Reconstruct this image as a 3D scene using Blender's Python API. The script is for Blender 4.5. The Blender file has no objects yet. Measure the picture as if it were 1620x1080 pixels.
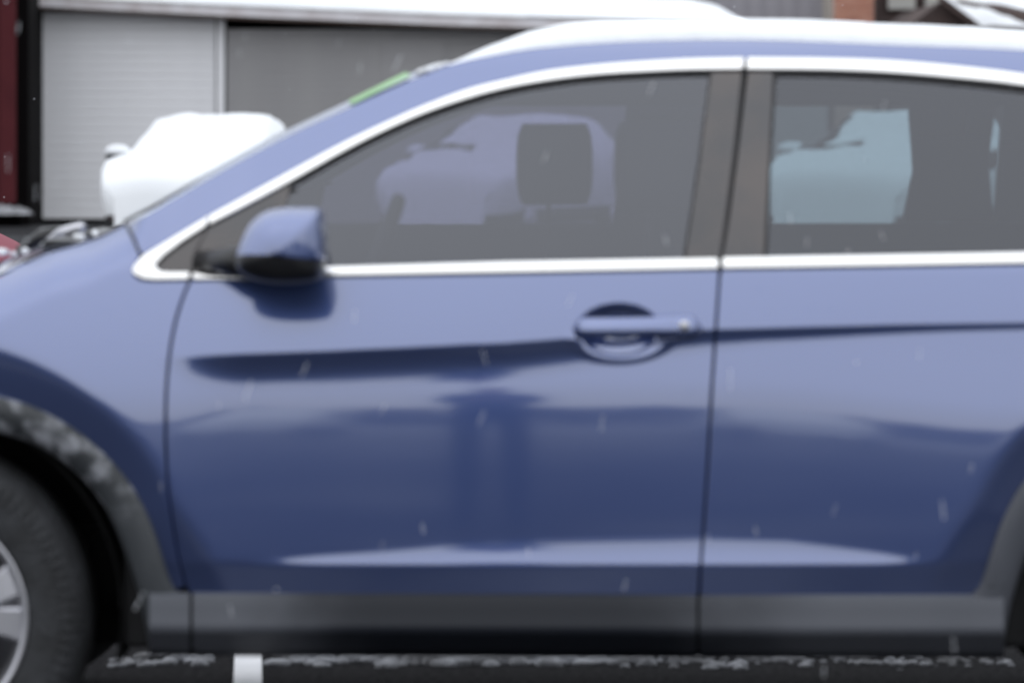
import bpy, bmesh, math, random
import numpy as np
from mathutils import Vector, Matrix, noise
from mathutils.geometry import delaunay_2d_cdt

random.seed(11)
sc = bpy.context.scene
col = sc.collection
R = math.radians

# ------------------------------------------------------------------ camera, sky, sun, exposure
CAMZ, CAMD, FPX = 1.3, 8.0, 6400.0            # camera height, distance to the car flank, focal length in photo pixels
cam_data = bpy.data.cameras.new('camera')
cam = bpy.data.objects.new('camera', cam_data)
col.objects.link(cam)
cam.location = (0, -CAMD, CAMZ)
cam.rotation_euler = (R(90), 0, 0)
cam_data.sensor_width = 36
cam_data.lens = 36 * FPX / 1620
cam_data.shift_y = -320 / 1620
cam_data.clip_end = 2000
cam_data.dof.use_dof = True
cam_data.dof.focus_distance = 14.5
cam_data.dof.aperture_fstop = 3.9
sc.camera = cam

world = bpy.data.worlds.new('World')
sc.world = world
world.use_nodes = True
wn, wl = world.node_tree.nodes, world.node_tree.links
bg = wn['Background']
sky = wn.new('ShaderNodeTexSky')
sky.sky_type = 'NISHITA'
sky.sun_disc = False
sky.sun_elevation = R(48)
sky.sun_rotation = R(200)
sky.air_density = 1.0
sky.dust_density = 1.5
hs = wn.new('ShaderNodeHueSaturation')
hs.inputs['Saturation'].default_value = 0.22
mx = wn.new('ShaderNodeMix'); mx.data_type = 'RGBA'
mx.inputs[0].default_value = 0.9
mx.inputs[7].default_value = (11.0, 11.6, 12.4, 1)      # the even cloud deck
wl.new(sky.outputs[0], hs.inputs['Color'])
wl.new(hs.outputs[0], mx.inputs[6])
# overcast sky: the zenith is brighter than the horizon
wtc = wn.new('ShaderNodeTexCoord'); wsx = wn.new('ShaderNodeSeparateXYZ'); wmr = wn.new('ShaderNodeMapRange')
wl.new(wtc.outputs['Generated'], wsx.inputs[0]); wl.new(wsx.outputs['Z'], wmr.inputs['Value'])
wmr.inputs['From Min'].default_value = 0.0; wmr.inputs['From Max'].default_value = 1.0
wmr.inputs['To Min'].default_value = 0.74; wmr.inputs['To Max'].default_value = 1.14
wsc = wn.new('ShaderNodeVectorMath'); wsc.operation = 'SCALE'
wl.new(mx.outputs[2], wsc.inputs[0]); wl.new(wmr.outputs[0], wsc.inputs['Scale'])
wl.new(wsc.outputs[0], bg.inputs['Color'])
bg.inputs['Strength'].default_value = 0.11

sun_d = bpy.data.lights.new('sun', 'SUN')
sun_d.energy = 0.9
sun_d.angle = R(150)
sun_d.color = (1, 0.97, 0.93)
sun = bpy.data.objects.new('sun', sun_d)
col.objects.link(sun)
sun.rotation_euler = (R(42), 0, R(-20))
sc.view_settings.view_transform = 'Standard'
sc.view_settings.look = 'None'
sc.view_settings.gamma = 1
sc.view_settings.exposure = 0.0
sc.view_settings.use_curve_mapping = False
sc.render.engine = 'CYCLES'
sc.cycles.max_bounces = 10
sc.cycles.transparent_max_bounces = 16
sc.cycles.use_denoising = True

# ------------------------------------------------------------------ materials
def mat(name, base, rough=0.6, metal=0.0, coat=0.0, coat_rough=0.03, spec=0.5, vary=None, scale=8.0, bump=0.0,
        bump_scale=60.0, detail=4.0):
    m = bpy.data.materials.new(name)
    m.use_nodes = True
    nt = m.node_tree
    b = nt.nodes['Principled BSDF']
    b.inputs['Base Color'].default_value = (*base, 1)
    b.inputs['Roughness'].default_value = rough
    b.inputs['Metallic'].default_value = metal
    b.inputs['Coat Weight'].default_value = coat
    b.inputs['Coat Roughness'].default_value = coat_rough
    b.inputs['Specular IOR Level'].default_value = spec
    tc = nt.nodes.new('ShaderNodeTexCoord')
    if vary:
        n = nt.nodes.new('ShaderNodeTexNoise')
        n.inputs['Scale'].default_value = scale
        n.inputs['Detail'].default_value = detail
        r = nt.nodes.new('ShaderNodeValToRGB')
        r.color_ramp.elements[0].position = 0.3
        r.color_ramp.elements[1].position = 0.7
        r.color_ramp.elements[0].color = (*base, 1)
        r.color_ramp.elements[1].color = (*vary, 1)
        nt.links.new(tc.outputs['Object'], n.inputs['Vector'])
        nt.links.new(n.outputs['Fac'], r.inputs['Fac'])
        nt.links.new(r.outputs['Color'], b.inputs['Base Color'])
    if bump:
        n2 = nt.nodes.new('ShaderNodeTexNoise')
        n2.inputs['Scale'].default_value = bump_scale
        n2.inputs['Detail'].default_value = 5
        bp = nt.nodes.new('ShaderNodeBump')
        bp.inputs['Strength'].default_value = bump
        bp.inputs['Distance'].default_value = 0.02
        nt.links.new(tc.outputs['Object'], n2.inputs['Vector'])
        nt.links.new(n2.outputs['Fac'], bp.inputs['Height'])
        nt.links.new(bp.outputs['Normal'], b.inputs['Normal'])
    return m

PAINT = mat('blue_metallic_paint', (0.062, 0.100, 0.275), 0.28, 0.74, 1.0, 0.06, vary=(0.069, 0.109, 0.295), scale=900)
PAINT.node_tree.nodes['Principled BSDF'].inputs['Coat IOR'].default_value = 2.3
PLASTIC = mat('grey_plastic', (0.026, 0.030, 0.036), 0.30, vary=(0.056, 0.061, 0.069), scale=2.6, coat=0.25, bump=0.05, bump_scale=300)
DIRTY = mat('salt_stained_plastic', (0.032, 0.036, 0.041), 0.5, vary=(0.27, 0.28, 0.31), scale=26, bump=0.1, bump_scale=120, detail=9)
for e, p in zip(DIRTY.node_tree.nodes['Color Ramp'].color_ramp.elements, (.44, .62)): e.position = p
def dirt_height(m, lo, hi, base_col):
    nt = m.node_tree
    r = nt.nodes['Color Ramp']; b = nt.nodes['Principled BSDF']
    sx = nt.nodes.new('ShaderNodeSeparateXYZ'); mr = nt.nodes.new('ShaderNodeMapRange'); mr.interpolation_type = 'SMOOTHSTEP'
    mr.inputs['From Min'].default_value = lo; mr.inputs['From Max'].default_value = hi
    mx_ = nt.nodes.new('ShaderNodeMix'); mx_.data_type = 'RGBA'; mx_.inputs[6].default_value = (*base_col, 1)
    tc = nt.nodes['Texture Coordinate']
    nt.links.new(tc.outputs['Object'], sx.inputs[0]); nt.links.new(sx.outputs['Z'], mr.inputs['Value'])
    nt.links.new(mr.outputs[0], mx_.inputs[0]); nt.links.new(r.outputs['Color'], mx_.inputs[7]); nt.links.new(mx_.outputs[2], b.inputs['Base Color'])
def paler_ends(m, base_col, tone):
    """colour along X: dark in the middle of the sill, paler towards both ends"""
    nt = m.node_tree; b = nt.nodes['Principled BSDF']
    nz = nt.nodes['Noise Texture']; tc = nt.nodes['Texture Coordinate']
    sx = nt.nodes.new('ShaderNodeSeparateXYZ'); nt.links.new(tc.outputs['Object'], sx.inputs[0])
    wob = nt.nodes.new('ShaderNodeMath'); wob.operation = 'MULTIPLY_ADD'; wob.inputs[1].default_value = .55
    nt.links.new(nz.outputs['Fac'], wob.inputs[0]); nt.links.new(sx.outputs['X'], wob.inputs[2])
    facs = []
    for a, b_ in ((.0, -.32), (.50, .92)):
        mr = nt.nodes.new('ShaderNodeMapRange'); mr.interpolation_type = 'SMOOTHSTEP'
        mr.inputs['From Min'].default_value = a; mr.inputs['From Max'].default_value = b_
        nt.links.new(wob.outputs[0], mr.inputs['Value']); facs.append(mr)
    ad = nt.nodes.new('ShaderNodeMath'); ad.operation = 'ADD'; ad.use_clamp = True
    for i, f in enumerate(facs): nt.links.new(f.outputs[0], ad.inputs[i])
    mc = nt.nodes.new('ShaderNodeMix'); mc.data_type = 'RGBA'; mc.inputs[6].default_value = (*base_col, 1); mc.inputs[7].default_value = (*tone, 1)
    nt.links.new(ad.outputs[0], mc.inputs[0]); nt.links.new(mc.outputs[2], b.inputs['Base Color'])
paler_ends(PLASTIC, (0.014, 0.016, 0.022), (0.085, 0.090, 0.106))  # sill colour: dark middle, paler towards both ends, uneven edges
PLASTIC.node_tree.nodes['Principled BSDF'].inputs['Specular IOR Level'].default_value = 0.22
PLASTIC.node_tree.nodes['Principled BSDF'].inputs['Coat Weight'].default_value = 0.0
dirt_height(DIRTY, .52, .66, (0.046, 0.051, 0.058))
BLACKPL = mat('black_plastic', (0.010, 0.010, 0.012), 0.35)
RUBBER = mat('rubber_seal', (0.018, 0.018, 0.02), 0.6)
GLOSSBLK = mat('gloss_black', (0.018, 0.018, 0.024), 0.12, coat=1.0, vary=(0.062, 0.044, 0.038), scale=5.5)
CHROME = mat('chrome', (0.86, 0.85, 0.84), 0.16, 1.0)
SILVER = mat('silver_alloy', (0.56, 0.56, 0.60), 0.34, 0.85)
TYRE = mat('tyre_rubber', (0.012, 0.0125, 0.014), 0.75, vary=(0.034, 0.036, 0.041), scale=14, bump=0.25, bump_scale=90)
DARK = mat('underbody', (0.006, 0.006, 0.007), 0.9)
CABIN = mat('cabin_trim_fabric', (0.016, 0.017, 0.019), 0.85)
LINING = mat('headliner_fabric', (0.02, 0.02, 0.022), 0.9)
SNOW = mat('snow', (0.84, 0.86, 0.89), 0.75, spec=0.2, bump=0.25, bump_scale=28)
DUSTSNOW = mat('old_snow', (0.38, 0.39, 0.42), 0.8, spec=0.2, vary=(0.14, 0.14, 0.145), scale=6, bump=0.4, bump_scale=30)
MIRRORGL = mat('mirror_glass', (0.6, 0.62, 0.64), 0.03, 1.0)
GREEN = mat('green_film', (0.26, 0.50, 0.22), 0.5)
WHITEMETAL = mat('white_slat_paint', (0.86, 0.86, 0.89), 0.5, vary=(0.80, 0.80, 0.83), scale=1.3)
GREYMETAL = mat('grey_slat_paint', (0.27, 0.265, 0.275), 0.55, vary=(0.32, 0.315, 0.32), scale=1.1)
FASCIA = mat('weathered_fascia', (0.80, 0.79, 0.83), 0.6, vary=(0.58, 0.53, 0.54), scale=2.2)
RUST = mat('rusted_edge', (0.075, 0.045, 0.035), 0.8, vary=(0.13, 0.10, 0.09), scale=3)
MAROON = mat('maroon_cladding', (0.085, 0.016, 0.020), 0.7, spec=0.15, vary=(0.06, 0.011, 0.015), scale=1.5)
PITCH = mat('dark_recess', (0.004, 0.0032, 0.0035), 0.95, spec=0.1)
GREYWALL = mat('grey_rendered_wall', (0.36, 0.35, 0.385), 0.85, vary=(0.30, 0.29, 0.32), scale=0.9)
BEIGE = mat('beige_wall', (0.42, 0.38, 0.35), 0.85, vary=(0.36, 0.33, 0.30), scale=0.7)
MORTAR = mat('mortar', (0.50, 0.37, 0.31), 0.9)
BRICKS = [mat('fired_brick', c, 0.85) for c in ((0.46, 0.20, 0.14), (0.50, 0.24, 0.17), (0.41, 0.18, 0.13), (0.53, 0.27, 0.20))]
BROWN = mat('brown_boards', (0.075, 0.048, 0.042), 0.8, vary=(0.05, 0.034, 0.032), scale=1.5)
WINPALE = mat('pale_window_blind', (0.50, 0.49, 0.46), 0.7)
REDPAINT = mat('red_car_paint', (0.22, 0.020, 0.045), 0.55, 0.0, 0.0, spec=0.2)
WINEPAINT = mat('wine_car_paint', (0.07, 0.010, 0.014), 0.3, 0.2, 0.8)
GREYPAINT = mat('grey_car_paint', (0.10, 0.105, 0.11), 0.3, 0.3, 0.8)
LINEPAINT = mat('white_line_paint', (0.80, 0.80, 0.82), 0.6, vary=(0.70, 0.70, 0.72), scale=12)
DENIM = mat('dark_denim', (0.007, 0.009, 0.016), 0.95, spec=0.1)
COAT = mat('dark_coat', (0.007, 0.008, 0.011), 0.95, spec=0.1)
SKIN = mat('skin', (0.55, 0.33, 0.24), 0.55)
HAIR = mat('brown_hair', (0.03, 0.02, 0.014), 0.7)
LAMPGL = mat('lamp_lens', (0.5, 0.5, 0.52), 0.1)
FLAKE = mat('snow_flake', (0.9, 0.92, 0.95), 0.8, spec=0.1)

_nt = FLAKE.node_tree
_tl = _nt.nodes.new('ShaderNodeBsdfTranslucent'); _tl.inputs[0].default_value = (0.95, 0.96, 1, 1)
_mx = _nt.nodes.new('ShaderNodeAddShader')
_nt.links.new(_nt.nodes['Principled BSDF'].outputs[0], _mx.inputs[0]); _nt.links.new(_tl.outputs[0], _mx.inputs[1])
_nt.links.new(_mx.outputs[0], _nt.nodes['Material Output'].inputs['Surface'])
FLAKE.node_tree.nodes['Principled BSDF'].inputs['Base Color'].default_value = (.5, .5, .52, 1); _tl.inputs[0].default_value = (.48, .49, .5, 1)

def glass(name, tint, gain=1.75, rough=0.0):
    m = bpy.data.materials.new(name)
    m.use_nodes = True
    nt = m.node_tree
    nt.nodes.clear()
    out = nt.nodes.new('ShaderNodeOutputMaterial')
    tr = nt.nodes.new('ShaderNodeBsdfTransparent'); tr.inputs[0].default_value = (*tint, 1)
    gl = nt.nodes.new('ShaderNodeBsdfGlossy'); gl.inputs[0].default_value = (.90, .92, 1.0, 1); gl.inputs['Roughness'].default_value = rough
    fr = nt.nodes.new('ShaderNodeFresnel'); fr.inputs['IOR'].default_value = 1.52
    mu = nt.nodes.new('ShaderNodeMath'); mu.operation = 'MULTIPLY'; mu.inputs[1].default_value = gain
    mu.use_clamp = True
    mix = nt.nodes.new('ShaderNodeMixShader')
    nt.links.new(fr.outputs[0], mu.inputs[0])
    nt.links.new(mu.outputs[0], mix.inputs[0])
    nt.links.new(tr.outputs[0], mix.inputs[1])
    nt.links.new(gl.outputs[0], mix.inputs[2])
    nt.links.new(mix.outputs[0], out.inputs[0])
    return m

GLASS_F = glass('door_glass', (0.355, 0.36, 0.465), 2.65)
GLASS_R = glass('privacy_glass', (0.415, 0.495, 0.525), 2.25)
GLASS_W = glass('windscreen_glass', (0.74, 0.82, 0.79), 0.85)
GLASS_D = mat('dark_window_glass', (0.02, 0.022, 0.025), 0.06, coat=1.0)

# ------------------------------------------------------------------ helpers
def link(name, me, m=None, parent=None):
    o = bpy.data.objects.new(name, me)
    col.objects.link(o)
    if m is not None:
        me.materials.clear(); me.materials.append(m)
    if parent is not None:
        o.parent = parent
    return o

def mesh(name, verts, faces, m=None, parent=None, smooth=True, normals=None):
    me = bpy.data.meshes.new(name)
    me.from_pydata([tuple(v) for v in verts], [], faces)
    me.validate()
    if smooth:
        me.polygons.foreach_set('use_smooth', [True] * len(me.polygons))
    if normals is not None:
        me.normals_split_custom_set_from_vertices([tuple(n) for n in normals])
    me.update()
    return link(name, me, m, parent)

def empty(name, loc=(0, 0, 0), label=None, cat=None, group=None, rz=0):
    o = bpy.data.objects.new(name, None)
    col.objects.link(o)
    o.location = loc
    o.rotation_euler.z = rz
    o.empty_display_size = 0.2
    tag(o, label, cat, group)
    return o

def tag(o, label=None, cat=None, group=None, kind=None):
    if label: o['label'] = label
    if cat: o['category'] = cat
    if group: o['group'] = group
    if kind: o['kind'] = kind
    return o

def at(px, py, d):
    """photo pixel at a distance d (m) from the camera -> world point"""
    return Vector(((px - 810) * d / FPX, d - CAMD, CAMZ - (py - 220) * d / FPX))

def box(name, lo, hi, m, parent=None, bev=0.0):
    bm = bmesh.new()
    bmesh.ops.create_cube(bm, size=1)
    for v in bm.verts:
        v.co = Vector([lo[i] + (v.co[i] + .5) * (hi[i] - lo[i]) for i in range(3)])
    if bev:
        bmesh.ops.bevel(bm, geom=list(bm.edges), offset=bev, segments=2, affect='EDGES')
    me = bpy.data.meshes.new(name)
    bm.to_mesh(me); bm.free()
    return link(name, me, m, parent)

def catmull(pts, n=8):
    P = [np.array(p, float) for p in pts]
    P = [2 * P[0] - P[1]] + P + [2 * P[-1] - P[-2]]
    out = []
    for i in range(1, len(P) - 2):
        p0, p1, p2, p3 = P[i - 1:i + 3]
        # centripetal-ish: plain uniform is fine for these densities
        for k in range(n):
            t = k / n
            out.append(0.5 * ((2 * p1) + (-p0 + p2) * t + (2 * p0 - 5 * p1 + 4 * p2 - p3) * t * t + (-p0 + 3 * p1 - 3 * p2 + p3) * t ** 3))
    out.append(P[-2])
    return np.array(out)

def resample(pts, n):
    pts = np.array(pts, float)
    d = np.r_[0, np.cumsum(np.linalg.norm(np.diff(pts, axis=0), axis=1))]
    s = np.linspace(0, d[-1], n)
    return np.stack([np.interp(s, d, pts[:, k]) for k in range(pts.shape[1])], 1)

def restep(pts, step):
    pts = np.array(pts, float)
    L = np.linalg.norm(np.diff(pts, axis=0), axis=1).sum()
    return resample(pts, max(2, int(L / step) + 1))

def loft(name, rings, m, parent=None, closed=False, caps=False, smooth=True):
    n = len(rings[0]); V = [v for r in rings for v in r]; F = []
    for i in range(len(rings) - 1):
        for j in range(n if closed else n - 1):
            k = (j + 1) % n
            F.append((i * n + j, i * n + k, (i + 1) * n + k, (i + 1) * n + j))
    if caps and closed:
        F.append(tuple(range(n)))
        F.append(tuple((len(rings) - 1) * n + j for j in reversed(range(n))))
    me_o = mesh(name, V, F, m, parent, smooth)
    bm = bmesh.new(); bm.from_mesh(me_o.data)
    bmesh.ops.recalc_face_normals(bm, faces=bm.faces)
    bm.to_mesh(me_o.data); bm.free()
    return me_o

def tube(name, pts, rad, m, parent=None, seg=10):
    pts = [Vector(p) for p in pts]; rings = []
    for i, p in enumerate(pts):
        t = (pts[min(i + 1, len(pts) - 1)] - pts[max(i - 1, 0)]).normalized()
        a = t.cross(Vector((0, 0, 1)))
        if a.length < 1e-3: a = t.cross(Vector((1, 0, 0)))
        a.normalize(); b = t.cross(a)
        r = rad[i] if isinstance(rad, (list, tuple)) else rad
        rings.append([p + r * (math.cos(2 * math.pi * k / seg) * a + math.sin(2 * math.pi * k / seg) * b) for k in range(seg)])
    return loft(name, rings, m, parent, True, True)

def lathe_y(name, prof, m, parent=None, seg=72, a0=0, a1=2 * math.pi):
    """prof: (radius, y) around the local Y axis"""
    full = abs(a1 - a0 - 2 * math.pi) < 1e-6
    ang = [a0 + (a1 - a0) * k / seg for k in range(seg if full else seg + 1)]
    rings = [[(r * math.cos(a), y, r * math.sin(a)) for a in ang] for r, y in prof]
    return loft(name, rings, m, parent, full, False)

def ss(a, b, x):
    t = np.clip((x - a) / (b - a), 0, 1)
    return t * t * (3 - 2 * t)

# ------------------------------------------------------------------ the setting: ground
def ground_material():
    m = bpy.data.materials.new('wet_asphalt')
    m.use_nodes = True
    nt = m.node_tree; b = nt.nodes['Principled BSDF']
    tc = nt.nodes.new('ShaderNodeTexCoord')
    n1 = nt.nodes.new('ShaderNodeTexNoise'); n1.inputs['Scale'].default_value = 55; n1.inputs['Detail'].default_value = 6
    r1 = nt.nodes.new('ShaderNodeValToRGB')
    r1.color_ramp.elements[0].color = (0.005, 0.005, 0.006, 1); r1.color_ramp.elements[0].position = .35
    r1.color_ramp.elements[1].color = (0.032, 0.031, 0.033, 1); r1.color_ramp.elements[1].position = .75
    n2 = nt.nodes.new('ShaderNodeTexNoise'); n2.inputs['Scale'].default_value = 0.5; n2.inputs['Detail'].default_value = 7
    r2 = nt.nodes.new('ShaderNodeValToRGB')
    r2.color_ramp.elements[0].position = .50; r2.color_ramp.elements[1].position = .78
    r2.color_ramp.elements[1].color = (.6, .6, .6, 1)
    mix = nt.nodes.new('ShaderNodeMix'); mix.data_type = 'RGBA'; mix.inputs[7].default_value = (0.30, 0.31, 0.33, 1)
    for n in (n1, n2): nt.links.new(tc.outputs['Object'], n.inputs['Vector'])
    nt.links.new(n1.outputs['Fac'], r1.inputs['Fac']); nt.links.new(n2.outputs['Fac'], r2.inputs['Fac'])
    sx = nt.nodes.new('ShaderNodeSeparateXYZ'); nt.links.new(tc.outputs['Object'], sx.inputs[0])
    def ramp(a, b):
        mr = nt.nodes.new('ShaderNodeMapRange'); mr.interpolation_type = 'SMOOTHSTEP'
        mr.inputs['From Min'].default_value = a; mr.inputs['From Max'].default_value = b
        nt.links.new(sx.outputs['Y'], mr.inputs['Value']); return mr
    r_a, r_b = ramp(-0.12, -0.5), ramp(7, 22)        # open yard is dusted with snow, the ground under and beside the parked car is bare
    add = nt.nodes.new('ShaderNodeMath'); add.operation = 'ADD'; add.use_clamp = True
    nt.links.new(r_a.outputs[0], add.inputs[0]); nt.links.new(r_b.outputs[0], add.inputs[1])
    lift = nt.nodes.new('ShaderNodeMath'); lift.operation = 'ADD'; lift.inputs[1].default_value = 0.06
    nt.links.new(r2.outputs['Color'], lift.inputs[0])
    mul = nt.nodes.new('ShaderNodeMath'); mul.operation = 'MULTIPLY'
    nt.links.new(lift.outputs[0], mul.inputs[0]); nt.links.new(add.outputs[0], mul.inputs[1])
    r_c = ramp(-13, -42)                            # unploughed snow further across the yard
    ma = nt.nodes.new('ShaderNodeMath'); ma.operation = 'MULTIPLY_ADD'; ma.inputs[1].default_value = 0.75; ma.use_clamp = True
    nt.links.new(r_c.outputs[0], ma.inputs[0]); nt.links.new(mul.outputs[0], ma.inputs[2])
    nt.links.new(ma.outputs[0], mix.inputs[0]); nt.links.new(r1.outputs['Color'], mix.inputs[6])
    nt.links.new(mix.outputs[2], b.inputs['Base Color'])
    b.inputs['Roughness'].default_value = 0.95
    b.inputs['Specular IOR Level'].default_value = 0.04
    bp = nt.nodes.new('ShaderNodeBump'); bp.inputs['Strength'].default_value = .9; bp.inputs['Distance'].default_value = .012
    nt.links.new(n1.outputs['Fac'], bp.inputs['Height']); nt.links.new(bp.outputs['Normal'], b.inputs['Normal'])
    return m

g = mesh('ground', [(-700, -700, 0), (700, -700, 0), (700, 900, 0), (-700, 900, 0)], [(0, 1, 2, 3)], ground_material())
tag(g, kind='structure')

# painted bay line on the asphalt, running away under the car
xa, xb = at(392, 1080, 9.67).x + .0345 * 3.2, at(392, 1036, 10.2).x - .002
pl = mesh('parking_line', [(xa - .034, -.05, .004), (xa + .034, -.05, .004), (xb + .034, 2.24, .004), (xb - .034, 2.24, .004)],
          [(0, 1, 2, 3)], LINEPAINT)
tag(pl, kind='structure')

# ------------------------------------------------------------------ buildings behind
def wall_quad(name, pts_px, d, m, parent=None, thick=0.15):
    """a wall slab whose front outline is given in photo pixels at distance d"""
    f = [at(x, y, d) for x, y in pts_px]
    b = [p + Vector((0, thick, 0)) for p in f]
    n = len(f)
    F = [tuple(range(n)), tuple(reversed(range(n, 2 * n)))] + [(i, i + n, (i + 1) % n + n, (i + 1) % n) for i in range(n)]
    o = mesh(name, f + b, F, m, parent, smooth=False)
    bm = bmesh.new(); bm.from_mesh(o.data); bmesh.ops.recalc_face_normals(bm, faces=bm.faces); bm.to_mesh(o.data); bm.free()
    return o

DG = 62.0
def eave_y(px):                                # lower edge of the fascia in the photo
    return np.interp(px, [30, 350, 700, 900, 1400], [11, 27, 42, 48, 62])
def base_y(px):
    return np.interp(px, [40, 350, 1400], [341, 352, 356])

garage = empty('garage_building', (0, DG - CAMD, 0),
               'low garage with white and grey slatted shutters under a snow-loaded eave', 'building')
garage.location = (0, 0, 0)
wall_quad('wall', [(44, 12), (1320, 60), (1320, 362), (44, 362)], DG + .45, PITCH, garage, .2)
def shutter(name, x0, x1, m, n, parent):
    root = empty(name); root.parent = parent
    hgt = None
    for k in range(n):
        ya = eave_y((x0 + x1) / 2) + (base_y((x0 + x1) / 2) - eave_y((x0 + x1) / 2)) * k / n
        yb = eave_y((x0 + x1) / 2) + (base_y((x0 + x1) / 2) - eave_y((x0 + x1) / 2)) * (k + 1) / n
        if hgt is None:
            a, b = at(x0, ya, DG), at(x1, yb, DG)
            w, h = (b.x - a.x) / 2, (a.z - b.z) / 2
            prof = [(0.0, h * .999), (-.0009, h * .9), (-.0014, 0), (-.0009, -h * .9), (0.0, -h * .999)]
            V = [(-w, y, z) for y, z in prof] + [(w, y, z) for y, z in prof]
            F = [(i, i + 1, i + 6, i + 5) for i in range(4)] + [(0, 5, 9, 4)]
            me = bpy.data.meshes.new('slat'); me.from_pydata(V, [], F); me.materials.append(m); me.polygons.foreach_set('use_smooth', [True] * 5)
            hgt = True
        s = bpy.data.objects.new('slat', me); col.objects.link(s); s.parent = root
        c = (at(x0, ya, DG) + at(x1, yb, DG)) / 2
        s.location = c + Vector((0, .11, 0))
    return root
shutter('white_shutter', 55, 340, WHITEMETAL, 23, garage)
shutter('grey_shutter', 358, 1310, GREYMETAL, 26, garage)
wall_quad('post', [(343, 28), (355, 29), (355, 358), (343, 358)], DG + .05, WHITEMETAL, garage, .3)
wall_quad('post', [(46, 14), (56, 14), (56, 358), (46, 358)], DG + .05, FASCIA, garage, .3)
# a panelled door set in the grey shutter
dp = wall_quad('door_panel', [(602, 60), (705, 64), (705, 350), (602, 350)], DG + .09, GREYMETAL, garage, .08)
fas = []
def strip3(name, xs, ytop, ybot, d0, d1, m, parent, bulge=0.0):
    """a long beam with a sloping run: pixel rows ytop/ybot at depth d0, going back to d1"""
    rings = []
    for x in xs:
        t, b = at(x, ytop(x), d0), at(x, ybot(x), d0)
        mid = (t + b) / 2 + Vector((0, -bulge, 0))
        rings.append([t + Vector((0, d1 - d0, .0)), t + Vector((0, .12 if bulge else 0, 0)), t * .6 + mid * .4, mid, b, b + Vector((0, d1 - d0, 0))])
    return loft(name, rings, m, parent, True, True, smooth=bool(bulge))
XS = list(np.linspace(34, 1178, 26)) 
strip3('fascia', XS, lambda x: eave_y(x) - 19, lambda x: eave_y(x) - 2, DG - .35, DG + .3, FASCIA, garage)
strip3('drip_edge', XS, lambda x: eave_y(x) - 2.2, lambda x: eave_y(x) + 2.5, DG - .32, DG + .25, RUST, garage)
# roof slab going back and the snow lying on it
rs = [[at(x, eave_y(x) - 19.3, DG - .35), at(x, eave_y(x) - 19.3, DG - .35) + Vector((0, 9, .55))] for x in (34, 1178)]
loft('roof', rs, FASCIA, garage)
V, F = [], []
NX, NY = 90, 16
for i in range(NX + 1):
    x = 90 + (1182 - 90) * i / NX
    for j in range(NY + 1):
        base = at(x, eave_y(x) - 19, DG - .40) + Vector((0, (j / NY) ** 1.5 * 9, (j / NY) ** 1.5 * .55))
        th = float(np.interp(x, [420, 800, 1178], [.26, .20, .10])) * min(1, (min(i, NX - i) / 4 + .02)) ** .5 * float(ss(60, 420, np.array(x))) * (min(1, j / 2.0) ** .6)
        th *= .88 + .25 * noise.noise(Vector((x * .02, j * .4, 3)))
        V.append(base + Vector((0, -.05 if 0 < j < 3 else 0, max(th, .012))))
for i in range(NX):
    for j in range(NY):
        a = i * (NY + 1) + j
        F.append((a, a + NY + 1, a + NY + 2, a + 1))
rsn = mesh('roof_snow', V, F, SNOW)
tag(rsn, 'thick snow lying on the sloping garage roof', 'snow', kind='stuff')

# maroon shed at the far left edge
shed = empty('maroon_shed', (0, 0, 0), 'dark maroon boarded shed beside the white shutter', 'shed')
dS = 60.0
for k in range(14):
    x1 = 25 - k * 27
    wall_quad('plank', [(x1 - 26, -150), (x1, -150), (x1, 322), (x1 - 26, 322)], dS + (k % 2) * .02, MAROON, shed, .06)
wall_quad('wall', [(-345, -150), (46, -150), (46, 356), (-345, 356)], dS + .35, PITCH, shed, 3.0)
wall_quad('plinth', [(-345, 323), (34, 323), (34, 356), (-345, 356)], dS - .02, PITCH, shed, .2)
V, F = [], []
for i in range(19):
    for j in range(7):
        t = i / 18; u = j / 6
        p = at(-30 + 78 * t, 341, dS - .5) + Vector((0, u * .5, 0))
        p.z = .0 + .2 * (math.sin(math.pi * u) ** .7) * (.6 + .5 * noise.noise(Vector((i * .5, j * .6, 1)))) * (math.sin(math.pi * t) ** .5)
        V.append(p + Vector((0, 0, at(0, 336, dS).z - .02)))
for i in range(18):
    for j in range(6):
        a = i * 7 + j; F.append((a, a + 7, a + 8, a + 1))
tag(mesh('snow_drift', V, F, DUSTSNOW), 'small snow drift at the foot of the maroon shed', 'snow', kind='stuff')

# taller grey house behind, right of centre
DH = 76.0
gh = empty('grey_house', (0, 0, 0), 'tall plain grey house wall rising behind the snowy garage roof', 'building')
wall_quad('wall', [(835, -260), (1309, -260), (1309, 340), (835, 340)], DH, GREYWALL, gh, 6)
wall_quad('corner_trim', [(1302, -260), (1316, -260), (1316, 340), (1302, 340)], DH - .08, BEIGE, gh, .3)
for k in range(18):
    xx = 842 + k * 26
    wall_quad('batten', [(xx, -258), (xx + 3, -258), (xx + 3, 338), (xx, 338)], DH - .03, GREYWALL, gh, .06)

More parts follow.
